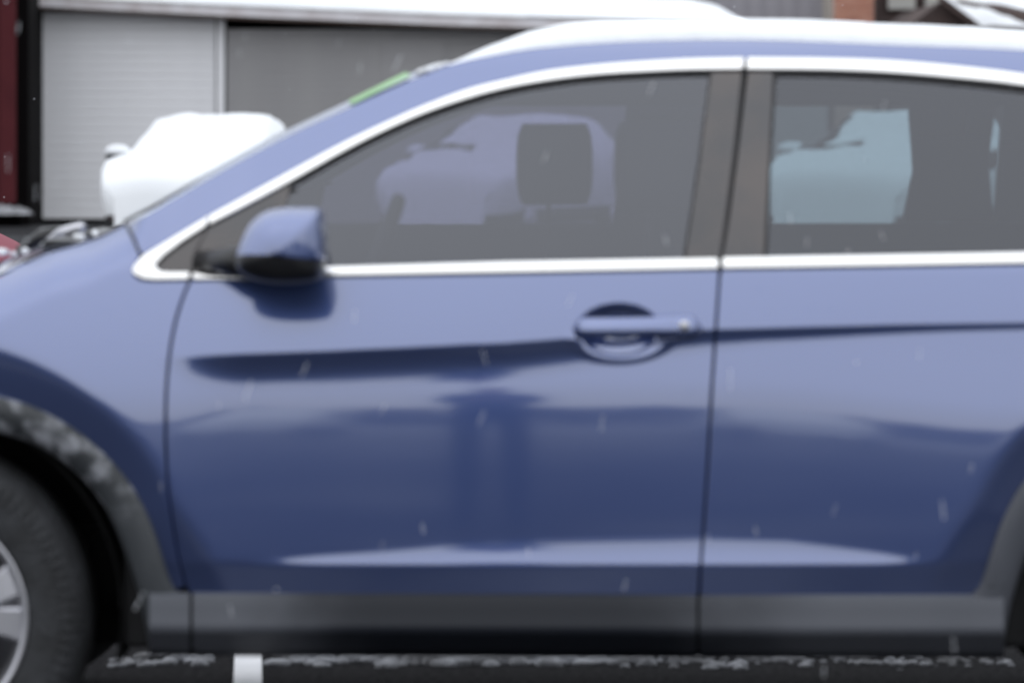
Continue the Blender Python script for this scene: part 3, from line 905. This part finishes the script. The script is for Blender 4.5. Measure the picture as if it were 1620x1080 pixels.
for x in np.linspace(240, 1584, 60):
    yb = surf(to_field((min(max(x, 300), 1540), 930)), 0)[1]
    rings.append([Vector(((x - 810) * (CAMD + yb + y) / 6400, yb + y, CAMZ - (v - 220) * (CAMD + yb + y) / 6400)) for v, y in ((930, .03), (985, .004), (1004, .006), (1022, .03), (1036, .085), (1034, .3))])
loft('sill_backing', rings, DARK, car)
ribbon('trim_joint', [(1562, 924), (1590, 924)], [(1562, 926), (1590, 926)], RUBBER, car, .001, -.013)

# ---- dark inner structure behind the gaps, floor pan, arches' liners
panel('inner_shell', [(150, 440), (300, 418), (800, 416), (1400, 408), (2180, 398), (2250, 560), (2280, 700), (2160, 680), (1960, 640), (1750, 690), (1620, 840), (1575, 950), (300, 950), (250, 900),
                      (190, 770), (80, 680), (-60, 640), (-137, 636), (-300, 670), (-400, 740), (-470, 860), (-500, 800), (-460, 620)], DARK, car, off=.028, step=40, flange=0)
W = 1.82
for yy in (.075, W - .40):
    box('wheel_well_panel', (-.775, yy, .285), (-.62, yy + .325, .62), DARK, car, .01)
    box('wheel_well_panel', (.945, yy, .285), (1.045, yy + .325, .62), DARK, car, .01)
box('floor_pan', (-.80, .20, .33), (1.02, W - .20, .45), DARK, car, .02)
box('engine_tray', (-1.62, .42, .33), (-.8, W - .42, .50), DARK, car, .02)
box('rear_tray', (1.02, .42, .33), (1.9, W - .42, .55), DARK, car, .02)
for cx in (WFX, WRX):
    wx = (cx - 810) / 800; wz = CAMZ - (WFY - 220) / 800
    for s in (0, 1):
        y0, y1 = (.055, .50) if s == 0 else (W - .50, W - .055)
        lo = lathe_y('wheel_liner', [(.405, y0), (.41, (y0 + y1) / 2), (.405, y1)] if s == 0 else [(.405, y0), (.405, y1)], DARK, car, 40, R(-15), R(195))
        lo.location = (wx, 0, wz + .01)
        disc_y = y1 if s == 0 else y0
        n = 40
        V = [(wx + .41 * math.cos(2 * math.pi * k / n), disc_y, max(.24, wz + .41 * math.sin(2 * math.pi * k / n))) for k in range(n)]
        mesh('liner_back', V, [tuple(range(n))], DARK, car, False)

# ---- mirror
mir = empty('side_mirror'); mir.parent = car
def mirror_part(name, zsplit, upper, m, grow=1.0):
    out = catmull([(372, 412), (379, 386), (396, 354), (418, 336), (448, 329), (478, 328), (501, 329), (511, 338), (515, 370), (516, 405), (513, 432), (504, 443), (478, 448), (446, 449), (415, 446), (388, 437), (374, 424), (372, 412)], 5)[:-1]
    c = np.array((446, 392)); rings = []
    for y, s in ((.005, .80), (-.03, .92), (-.08, .98), (-.13, 1.0), (-.175, .975), (-.202, .91), (-.221, .80), (-.233, .64), (-.240, .42), (-.2435, .2), (-.244, .02)):
        ring = []
        for p in out:
            q = c + np.array((0, 5 * (1 - s) ** .8 if y < -.1 else 0)) + (p - c) * s * (grow if abs(y) > .02 else 1)
            split = np.interp(q[0], [370, 400, 440, 480, 512], [404, 400, 402, 407, 410])
            if upper: q = np.array((q[0], min(q[1], split)))
            else: q = np.array((q[0], max(q[1], split)))
            d = (CAMD + (-.14)) / CAMD
            ring.append(Vector(((q[0] - 810) * d / 800, y - (grow - 1) * .1 + .01, CAMZ - (q[1] - 220) * d / 800)))
        rings.append(ring)
    return loft(name, rings, m, mir, True, True)
mirror_part('mirror_cap', 0, True, PAINT, 1.012)
mirror_part('mirror_housing', 0, False, BLACKPL)
tube('mirror_arm', [at(318, 412, 8.06), at(345, 412, 8.0), at(372, 413, 7.95), at(405, 416, 7.92)], [.020, .022, .030, .034], BLACKPL, mir, 14)
mg = [at(508, 352, 7.82), at(508, 426, 7.82), at(508, 426, 7.96), at(508, 352, 7.96)]
mesh('mirror_glass', mg + [p + Vector((.004, 0, 0)) for p in mg], [(3, 2, 1, 0), (4, 5, 6, 7), (0, 1, 5, 4), (1, 2, 6, 5), (2, 3, 7, 6), (3, 0, 4, 7)], MIRRORGL, mir, False)

# ---- door handle
hd = empty('door_handle'); hd.parent = car
rings = []
for t in np.linspace(0, 1, 34):
    x = 909 + 198 * t
    e = min(1, math.sin(math.pi * min(max(t, .0), 1)) * 5 + .02) ** .5
    cy = 517 - 2.5 * t
    hh = (15.0 + 2.0 * float(ss(.6, .8, np.array(t)))) * e
    base = bil(YF, np.array(912.0), np.array(517.0)) * (1 - t) + bil(YF, np.array(1104.0), np.array(515.0)) * t
    yc = float(base) - .004 - .020 * math.sin(math.pi * min(1, t * 1.15 + .06)) ** .6 if t < .82 else float(base) - .004 - .010 * (1 - t) / .18 - .003
    tilt = .28
    th = .011 * e
    rings.append([Vector(((x - 810) / 800, yc + th * math.cos(a) - tilt * hh * math.sin(a) / 800, CAMZ - (cy - 220 + hh * math.sin(a)) / 800)) for a in np.linspace(0, 2 * math.pi, 19)[:-1]])
loft('grip', rings, PAINT, hd, True, True)
lk = lathe_y('lock_cylinder', [(.0005, -.006), (.0085, -.006), (.0105, -.0045), (.011, .010)], SILVER, hd, 28)
lk.location = Vector(((1082 - 810) / 800, float(bil(YF, np.array(1082.), np.array(515.))) - .022, CAMZ - (515 - 220) / 800))
ribbon('handle_gasket', [(1030, 541), (1060, 533), (1090, 529), (1106, 522), (1109, 512)], [(1030, 547), (1062, 540), (1094, 535), (1110, 527), (1114, 514)], PAINT, hd, .006, .002)

# ---- wheels
def car_wheel(x, y, z, face):
    w = empty('wheel'); w.parent = car; w.location = (x, y, z)
    if face > 0: w.rotation_euler.z = math.pi
    ty = lathe_y('tyre', [(.215, .02), (.222, -.004), (.240, -.012), (.285, -.016), (.308, -.013), (.322, -.003), (.333, .016), (.343, .045), (.347, .10), (.345, .185), (.330, .215), (.22, .21)], TYRE, w, 120)
    # shoulder lugs
    V, F = [], []
    for k in range(90):
        a0 = 2 * math.pi * k / 90; a1 = a0 + .04
        q = len(V)
        for r, yy in ((.288, -.0165), (.308, -.014), (.321, -.003)):
            for a in (a0, a1):
                V.append(((r + .003) * math.cos(a), yy - .004, (r + .003) * math.sin(a)))
        F += [(q, q + 1, q + 3, q + 2), (q + 2, q + 3, q + 5, q + 4)]
    lg = mesh('tread_lugs', V, F, TYRE, w, False); lg['kind'] = 'stuff'
    lathe_y('rim', [(.212, .03), (.218, .004), (.226, -.004), (.228, -.010), (.222, -.012), (.214, -.004), (.208, .012), (.200, .06), (.195, .16), (.02, .16)], SILVER, w, 96)
    lathe_y('hub', [(.001, -.006), (.045, -.006), (.068, .006), (.07, .04)], SILVER, w, 40)
    lathe_y('brake_disc', [(.02, .10), (.150, .10), (.150, .125)], DARK, w, 40)
    for k in range(5):
        for dlt, wd in ((-R(12.5), .0), (R(12.5), .0)):
            a = R(8.5) + 2 * math.pi * k / 5 + dlt
            rings = []
            for t in np.linspace(0, 1, 7):
                r = .05 + (.215 - .05) * t
                hw = .020 + .016 * t * t
                aa = a - dlt * .55 * (1 - t)
                c = Vector((math.cos(aa), 0, math.sin(aa))); s_ = Vector((-math.sin(aa), 0, math.cos(aa)))
                yo = .004 - .006 * math.sin(math.pi * t) + .004 * t
                rings.append([c * r + s_ * hw + Vector((0, yo + .006, 0)), c * r + s_ * hw * .8 + Vector((0, yo, 0)), c * r - s_ * hw * .8 + Vector((0, yo, 0)), c * r - s_ * hw + Vector((0, yo + .006, 0)),
                              c * r - s_ * hw * .8 + Vector((0, yo + .035, 0)), c * r + s_ * hw * .8 + Vector((0, yo + .035, 0))])
            loft('spoke', rings, SILVER, w, True, True, smooth=False)
    return w
WZ = .347
for cx in (WFX, WRX):
    wx = (cx - 810) * 8.03 / 6400
    car_wheel(wx, .045, WZ, 0)
    car_wheel(wx, W - .045, WZ, 1)

# ---- mirrored far flank
for o in [c for c in list(car.children) if c.type == 'MESH' and c.name.split('.')[0] in
          ('front_fender', 'front_door', 'rear_door', 'rear_quarter_panel', 'roof_rail', 'chrome_trim', 'window_frame', 'pillar_cover', 'quarter_cover', 'window_glass',
           'wheel_arch_trim', 'sill_trim')]:
    me = o.data.copy()
    if 'custom_normal' in me.attributes: me.attributes.remove(me.attributes['custom_normal'])
    me.transform(Matrix.Translation((0, W, 0)) @ Matrix.Scale(-1, 4, (0, 1, 0)))
    me.flip_normals()
    n = bpy.data.objects.new(o.name.split('.')[0], me); col.objects.link(n); n.parent = car

# ---- bonnet, windscreen, roof, tail: skins spanning both flanks
def span(name, edge_px, m, crown, fwd=0.0, n=20, off=0.0, parent=None, power=2.0, extra=None):
    E = [Vector(p) for p in surf(to_field(np.array(edge_px)), off)]
    rings = []
    for i, p in enumerate(E):
        r = []
        for t in np.linspace(0, 1, n + 1):
            k = 1 - abs(2 * t - 1) ** power
            f = fwd(i / (len(E) - 1)) if callable(fwd) else fwd
            c = crown(i / (len(E) - 1)) if callable(crown) else crown
            y = p.y + (W - 2 * p.y) * t
            r.append(Vector((p.x - f * k, y, p.z + c * k)))
        rings.append(r)
    return loft(name, rings, m, parent or car)
HOODE = [(-520, 632), (-440, 573), (-300, 524), (-150, 477), (0, 432), (40, 411), (75, 396), (120, 385), (160, 372), (196, 353)]
span('hood', HOODE, PAINT, lambda s: -.002 + .008 * (1 - s), lambda s: .10 * (1 - s) + .03)
ws = span('windscreen', [tuple(p) for p in APIL], GLASS_W, lambda s: .009 + .008 * s, lambda s: .050 - .02 * s, power=2.4)
span('roof', [tuple(p) for p in RL], PAINT, lambda s: .026 * min(1, s / .22), 0.0)
span('tailgate', [(2180, 190), (2215, 300), (2225, 396), (2260, 520), (2300, 760), (2330, 930)], PAINT, 0.0, -.08)
span('nose', [(-520, 640), (-545, 760), (-540, 900), (-500, 1000)], BLACKPL, 0.0, .12)
# green film along the top of the windscreen, just inside the pillar
E = np.array([Vector(p) for p in surf(to_field(np.array([p for p in APIL if 555 < p[0] < 662])), 0)])
rings = []
for i, p in enumerate(E):
    r = []
    for t in np.linspace(.010, .15, 8):
        k = 1 - abs(2 * t - 1) ** 2.4
        s = .70 + .2 * i / len(E)
        r.append(Vector((p[0] - .034 * k - .0015, p[1] + (W - 2 * p[1]) * t, p[2] + (.009 + .008 * s) * k + .004 + .006 * i / len(E))))
    rings.append(r)
gsn = loft('green_sticker', rings, GREEN, car)
# wipers resting at the foot of the glass
for xs in ((66, 130), (40, 98)):
    wp = empty('wiper'); wp.parent = car
    a, b = (at(xs[0], 398, 8.75), at(xs[1], 359, 8.62)) if xs[0] == 66 else (at(xs[0], 402, 8.95), at(xs[1], 366, 8.85))
    tube('wiper_arm', [a, a.lerp(b, .5) + Vector((0, 0, .012)), b], [.026, .022, .012] if xs[0] == 40 else [.014, .015, .012], BLACKPL if xs[0] == 40 else SILVER, wp, 8)
    c = b + Vector((.05, .3, -.03))
    tube('blade', [a + Vector((.03, -.05, -.012)), a.lerp(b, .5) + Vector((.03, -.05, -.012)), b + Vector((.02, -.05, -.02))], .012, RUBBER, wp, 8)
box('cowl_panel', tuple(at(60, 398, 8.3)), (at(190, 398, 8.3).x, W - .3, at(0, 380, 8.3).z), BLACKPL, car, .01)

# ---- cabin
cb = lambda n, lo, hi, m=CABIN, bv=.03: box(n, lo, hi, m, car, bv)
SEATHX = .088
def seat(x, y, tilt, hw=.25, rest=True):
    s = empty('seat'); s.parent = car; s.location = (x, y, .42)
    box('cushion', (-.28, -hw, .10), (.25, hw, .28), CABIN, s, .05)
    rings = []
    for t in np.linspace(0, 1, 7):
        z = .22 + .365 * t; xx = .18 + tilt * t
        hx = .085 - .02 * t; hy = hw * (1 - .18 * t ** 3)
        rings.append([Vector((xx + hx * math.copysign(abs(math.cos(a)) ** .6, math.cos(a)), hy * math.copysign(abs(math.sin(a)) ** .5, math.sin(a)), z)) for a in np.linspace(0, 2 * math.pi, 21)[:-1]])
    loft('backrest', rings, CABIN, s, True, True)
    if rest:
        xx = .18 + tilt * 1.12
        for q in (-.06, .06):
            tube('headrest_post', [(xx, q, .56), (xx + .01, q, .80)], .005, BLACKPL, s, 8)
        rings = []
        for t in np.linspace(0, 1, 8):
            z = .730 + .185 * t; e = (math.sin(math.pi * (t * .96 + .02))) ** .06
            rings.append([Vector((xx + .02 + SEATHX * e * math.copysign(abs(math.cos(a)) ** .22, math.cos(a)), .13 * e * math.copysign(abs(math.sin(a)) ** .6, math.sin(a)), z)) for a in np.linspace(0, 2 * math.pi, 21)[:-1]])
        loft('headrest', rings, CABIN, s, True, True)
    return s
sx = at(877, 0, 9.3).x - .312
seat(sx, 1.30, .10)
seat(sx + .16, .50, .14)
seat(at(1660, 0, 9.3).x - .30, 1.30, .14, .30)
seat(at(1660, 0, 9.3).x - .30, .52, .14, .30)
cb('dashboard', (-.95, .20, .72), (-.46, W - .20, 1.00), CABIN, .08)
tor = []
for k in range(33):
    a = 2 * math.pi * k / 32
    tor.append(Vector((-.30 + .06 * math.sin(a), .52 + .19 * math.cos(a), 1.0 + .17 * math.sin(a))))
tube('steering_wheel', tor, .016, CABIN, car, 8)
# roof lining and the inner trim around the far windows
span('headliner', [(x, y + 16) for x, y in RL], LINING, .02, 0, off=.03)
def trim(name, pts, d, m=CABIN, th=.05):
    o = wall_quad(name, pts, d, m, car, th); return o
DT = CAMD + W - .19
trim('inner_door_trim', [(230, 357), (1950, 352), (1950, 640), (230, 700)], DT + .06, CABIN, .05)
trim('inner_pillar', [(998, 120), (1212, 120), (1205, 360), (970, 360)], DT, CABIN, .08)
trim('inner_pillar', [(1436, 120), (1552, 120), (1572, 352), (1430, 352), (1447, 270)], DT, CABIN, .06)
trim('inner_pillar', [(1592, 120), (1990, 170), (1990, 352), (1575, 352)], DT, CABIN, .06)
trim('far_cant_rail', [(740, 158), (860, 116), (1000, 102), (1960, 108), (1960, 168), (740, 168)], DT - .05, LINING, .05)

# ---- snow on the roof
def roof_snow():
    E = [Vector(p) for p in surf(to_field(np.array(RL)), 0)]
    V, F = [], []; NT = 40
    prof = np.r_[0, .004, .012, .024, .04, .06, np.linspace(.085, .5, 14)]
    prof = np.r_[prof, 1 - prof[::-1][1:]]
    px = RL[:, 0]
    for i, p in enumerate(E):
        th = .026 * float(ss(696, 900, np.array(px[i]))) ** .8 + .003
        for t in prof:
            k = 1 - abs(2 * t - 1) ** 2
            e = min(1.0, min(t, 1 - t) / .045)
            rise = math.sqrt(max(0, 1 - (1 - e) ** 2))
            nz = .006 * noise.noise(Vector((p.x * 5, t * 7, 2))) + .003 * noise.noise(Vector((p.x * 16, t * 20, 5)))
            y = p.y + .010 + (W - 2 * p.y - .02) * t
            V.append(Vector((p.x, y, p.z + .029 * k * float(ss(650, 900, np.array(px[i]))) + (th + nz * rise) * rise + .001)))
    n = len(prof)
    for i in range(len(E) - 1):
        for j in range(n - 1):
            a = i * n + j; F.append((a, a + n, a + n + 1, a + 1))
    return mesh('car_roof_snow', V, F, SNOW)
tag(roof_snow(), 'smooth white snow layer on the roof of the blue SUV', 'snow', kind='stuff')

# crumbs of snow at the front edge of the roof and on the cowl
def lumps(name, items, m, label, cat='snow'):
    bm = bmesh.new()
    for p, r in items:
        b = bmesh.ops.create_icosphere(bm, subdivisions=2, radius=r)
        sx_, sz_ = random.uniform(.8, 1.5), random.uniform(.5, .8)
        for v in b['verts']:
            n = noise.noise(v.co * (1.2 / r) + Vector((p.x * 7, p.y * 3, r * 50)))
            v.co = Vector((v.co.x * sx_, v.co.y, v.co.z * sz_)) * (1 + .35 * n) + p
    me = bpy.data.meshes.new(name); bm.to_mesh(me); bm.free()
    me.polygons.foreach_set('use_smooth', [True] * len(me.polygons))
    o = link(name, me, m); tag(o, label, cat, kind='stuff'); return o
it = []
for k in range(46):
    x = random.uniform(660, 712); f = to_field(np.array((x, np.interp(x, [640, 700], [124, 105]) + random.uniform(-1, 3))))
    it.append((Vector(surf(f, random.uniform(.0, .12))) + Vector((0, 0, .004)), random.uniform(.004, .010)))
lumps('loose_snow', it, SNOW, 'crumbs of snow at the front edge of the roof')
it = []
for k in range(34):
    x = random.uniform(85, 150)
    it.append((at(x, np.interp(x, [40, 190], [398, 362]) - random.uniform(-6, 6), 8.55 + random.uniform(0, .2)), random.uniform(.004, .010)))
for k in range(16):
    x = random.uniform(-30, 60)
    it.append((at(x, 402 + random.uniform(-6, 4), 8.55 + random.uniform(0, .3)), random.uniform(.005, .013)))
lumps('cowl_snow', it, SNOW, 'clumps of snow around the wipers at the windscreen foot')
# slushy snow on the ground beyond the car
it = []
for k in range(430):
    x = random.uniform(-1.0, 1.25)
    if abs(x - xb) < .085: continue
    it.append((Vector((x, random.gauss(2.09, .055), .0)), random.uniform(.006, .028) * (1.15 - .5 * abs(x + .2))))
lumps('slush', it, DUSTSNOW, 'ridge of dirty slush lying on the asphalt beyond the car', 'slush')

# ------------------------------------------------------------------ falling snow
def flakes():
    bm = bmesh.new()
    rnd = random.Random(5)
    spots = [(12, 258, 7.4), (90, 285, 7.5), (58, 305, 7.5), (628, 100, 7.3), (1030, 140, 7.4), (394, 617, 6.9), (482, 585, 7.2), (760, 660, 7.0), (606, 648, 7.2), (952, 668, 7.2), (768, 565, 7.3),
             (1490, 805, 6.9), (1157, 600, 7.3), (1320, 805, 7.3), (1510, 1020, 7.0), (219, 950, 7.2), (1535, 740, 7.3), (667, 835, 7.6), (1197, 840, 7.5), (1055, 380, 7.5), (864, 248, 7.6), (1398, 168, 7.6),
             (1275, 383, 7.6), (1397, 373, 7.6), (1250, 345, 7.7), (1340, 400, 7.7), (605, 862, 7.4), (836, 872, 7.4), (1120, 850, 7.4), (1302, 1062, 7.3), (1450, 880, 7.7), (365, 965, 7.4), (205, 65, 7.5), (388, 58, 7.6), (535, 68, 7.6),
             (380, 85, 7.7), (570, 108, 7.6), (30, 45, 7.5), (40, 385, 7.4), (990, 925, 7.6), (255, 770, 7.6), (345, 640, 7.5), (1600, 130, 7.6), (1455, 560, 7.5), (900, 475, 7.5), (560, 500, 7.6)]
    for i, (x, y, d) in enumerate(spots):
        c = at(x + rnd.uniform(-2, 2), y, d)
        dirn = Vector((rnd.choice((-.15, -.3, .1, .35, .5, 0)), rnd.uniform(-.2, .2), 1)).normalized()
        big = rnd.uniform(.6, 1.15)
        n = 11 if i < 16 else 7
        for k in range(n):
            p = c + dirn * (k - n // 2) * .0028 * big + Vector([rnd.uniform(-1, 1) * .0011 for _ in range(3)])
            r = bmesh.ops.create_icosphere(bm, subdivisions=1, radius=rnd.uniform(.0008, .0013) * big)
            for v in r['verts']: v.co += p
    for k in range(120):
        d = rnd.uniform(7, 30)
        c = at(rnd.uniform(-100, 1720), rnd.uniform(-60, 1000 if d < 7.8 else 330), d)
        for q in range(4):
            r = bmesh.ops.create_icosphere(bm, subdivisions=1, radius=rnd.uniform(.0007, .0014))
            p = c + Vector([rnd.uniform(-1, 1) * .002 for _ in range(3)])
            for v in r['verts']: v.co += p
    me = bpy.data.meshes.new('falling_snow'); bm.to_mesh(me); bm.free()
    return link('falling_snow', me, FLAKE)
tag(flakes(), 'white snow flakes drifting down in front of the car', 'snowfall', kind='stuff')

# ------------------------------------------------------------------ the person with the camera, seen only as a reflection in the door
def person():
    root = empty('person', (-.10, -CAMD - .42, 0), 'person in dark jeans and dark coat, reflected in the blue front door', 'person')
    pts = {'pel': (0, 0, .95), 'sp': (0, 0, 1.18), 'ch': (0, 0, 1.36), 'nk': (0, 0, 1.50), 'hb': (0, .02, 1.57), 'hd': (0, .03, 1.66), 'ht': (0, .02, 1.76)}
    rad = {'pel': (.165, .12), 'sp': (.155, .11), 'ch': (.18, .12), 'nk': (.06, .06), 'hb': (.07, .08), 'hd': (.08, .10), 'ht': (.06, .07)}
    ed = [('pel', 'sp'), ('sp', 'ch'), ('ch', 'nk'), ('nk', 'hb'), ('hb', 'hd'), ('hd', 'ht')]
    for s, q in ((-1, 'l'), (1, 'r')):
        for n, p, r in (('hip', (.10 * s, 0, .88), (.105, .10)), ('kn', (.115 * s, .03, .50), (.08, .075)), ('an', (.125 * s, -.01, .10), (.06, .055)), ('ft', (.135 * s, .10, .045), (.045, .04)), ('to', (.14 * s, .17, .035), (.038, .03)),
                        ('sh', (.175 * s, 0, 1.41), (.075, .075)), ('el', (.215 * s, .04, 1.14), (.052, .052)), ('wr', (.10 * s, .20, 1.24), (.034, .034)), ('pm', (.07 * s, .25, 1.28), (.036, .022))):
            pts[q + n] = p; rad[q + n] = r
        ed += [('pel', q + 'hip'), (q + 'hip', q + 'kn'), (q + 'kn', q + 'an'), (q + 'an', q + 'ft'), (q + 'ft', q + 'to'), ('ch', q + 'sh'), (q + 'sh', q + 'el'), (q + 'el', q + 'wr'), (q + 'wr', q + 'pm')]
        for k in range(5):
            b = Vector(pts[q + 'pm']); off = Vector((-.012 * s * (k - 1.5) * .3, 0.0, .022 * (1.5 - k))) if k < 4 else Vector((-.02 * s, -.02, .03))
            f1 = b + off + Vector((-.02 * s, .035, 0)); f2 = f1 + Vector((-.03 * s, .004, -.006))
            pts[q + f'a{k}'] = tuple(f1); pts[q + f'b{k}'] = tuple(f2); rad[q + f'a{k}'] = (.010, .010); rad[q + f'b{k}'] = (.008, .008)
            ed += [(q + 'pm', q + f'a{k}'), (q + f'a{k}', q + f'b{k}')]
    keys = list(pts)
    me = bpy.data.meshes.new('body')
    me.from_pydata([pts[k] for k in keys], [(keys.index(a), keys.index(b)) for a, b in ed], [])
    o = link('body', me, None, root)
    for m in (DENIM, COAT, SKIN): me.materials.append(m)
    sk = o.modifiers.new('skin', 'SKIN'); sv = me.skin_vertices[0].data
    for i, k in enumerate(keys): sv[i].radius = rad[k]; sv[i].use_root = (k == 'pel')
    o.modifiers.new('sub', 'SUBSURF').levels = 2
    dg = bpy.context.evaluated_depsgraph_get()
    me2 = bpy.data.meshes.new_from_object(o.evaluated_get(dg))
    o.modifiers.clear(); o.data = me2
    me2.materials.clear()
    for m in (DENIM, COAT, SKIN): me2.materials.append(m)
    for p in me2.polygons:
        c = p.center; p.use_smooth = True
        p.material_index = 0 if c.z < .93 and not (abs(c.x) > .21 and c.z > .8) else (2 if c.z > 1.52 or c.y > .215 and c.z > 1.1 else 1)
    rings = []
    for t in np.linspace(0, 1, 7):
        z = 1.665 + .125 * t; e = math.sqrt(max(.01, 1 - (t * .98) ** 2))
        rings.append([Vector((.098 * e * math.cos(a), .005 + .112 * e * math.sin(a) - .012 * (1 - t), z - (.05 * (1 - t) if math.sin(a) < 0 else -.045 * (1 - t)))) for a in np.linspace(0, 2 * math.pi, 21)[:-1]])
    loft('hair', rings, HAIR, root, True, True)
    rings = []
    for z, r in ((.86, 1.12), (.95, 1.10), (1.1, 1.06), (1.25, 1.08), (1.38, 1.10)):
        rings.append([Vector((.175 * r * math.cos(a), .13 * r * math.sin(a), z)) for a in np.linspace(0, 2 * math.pi, 25)[:-1]])
    loft('coat', rings, COAT, root, True, False)
person()
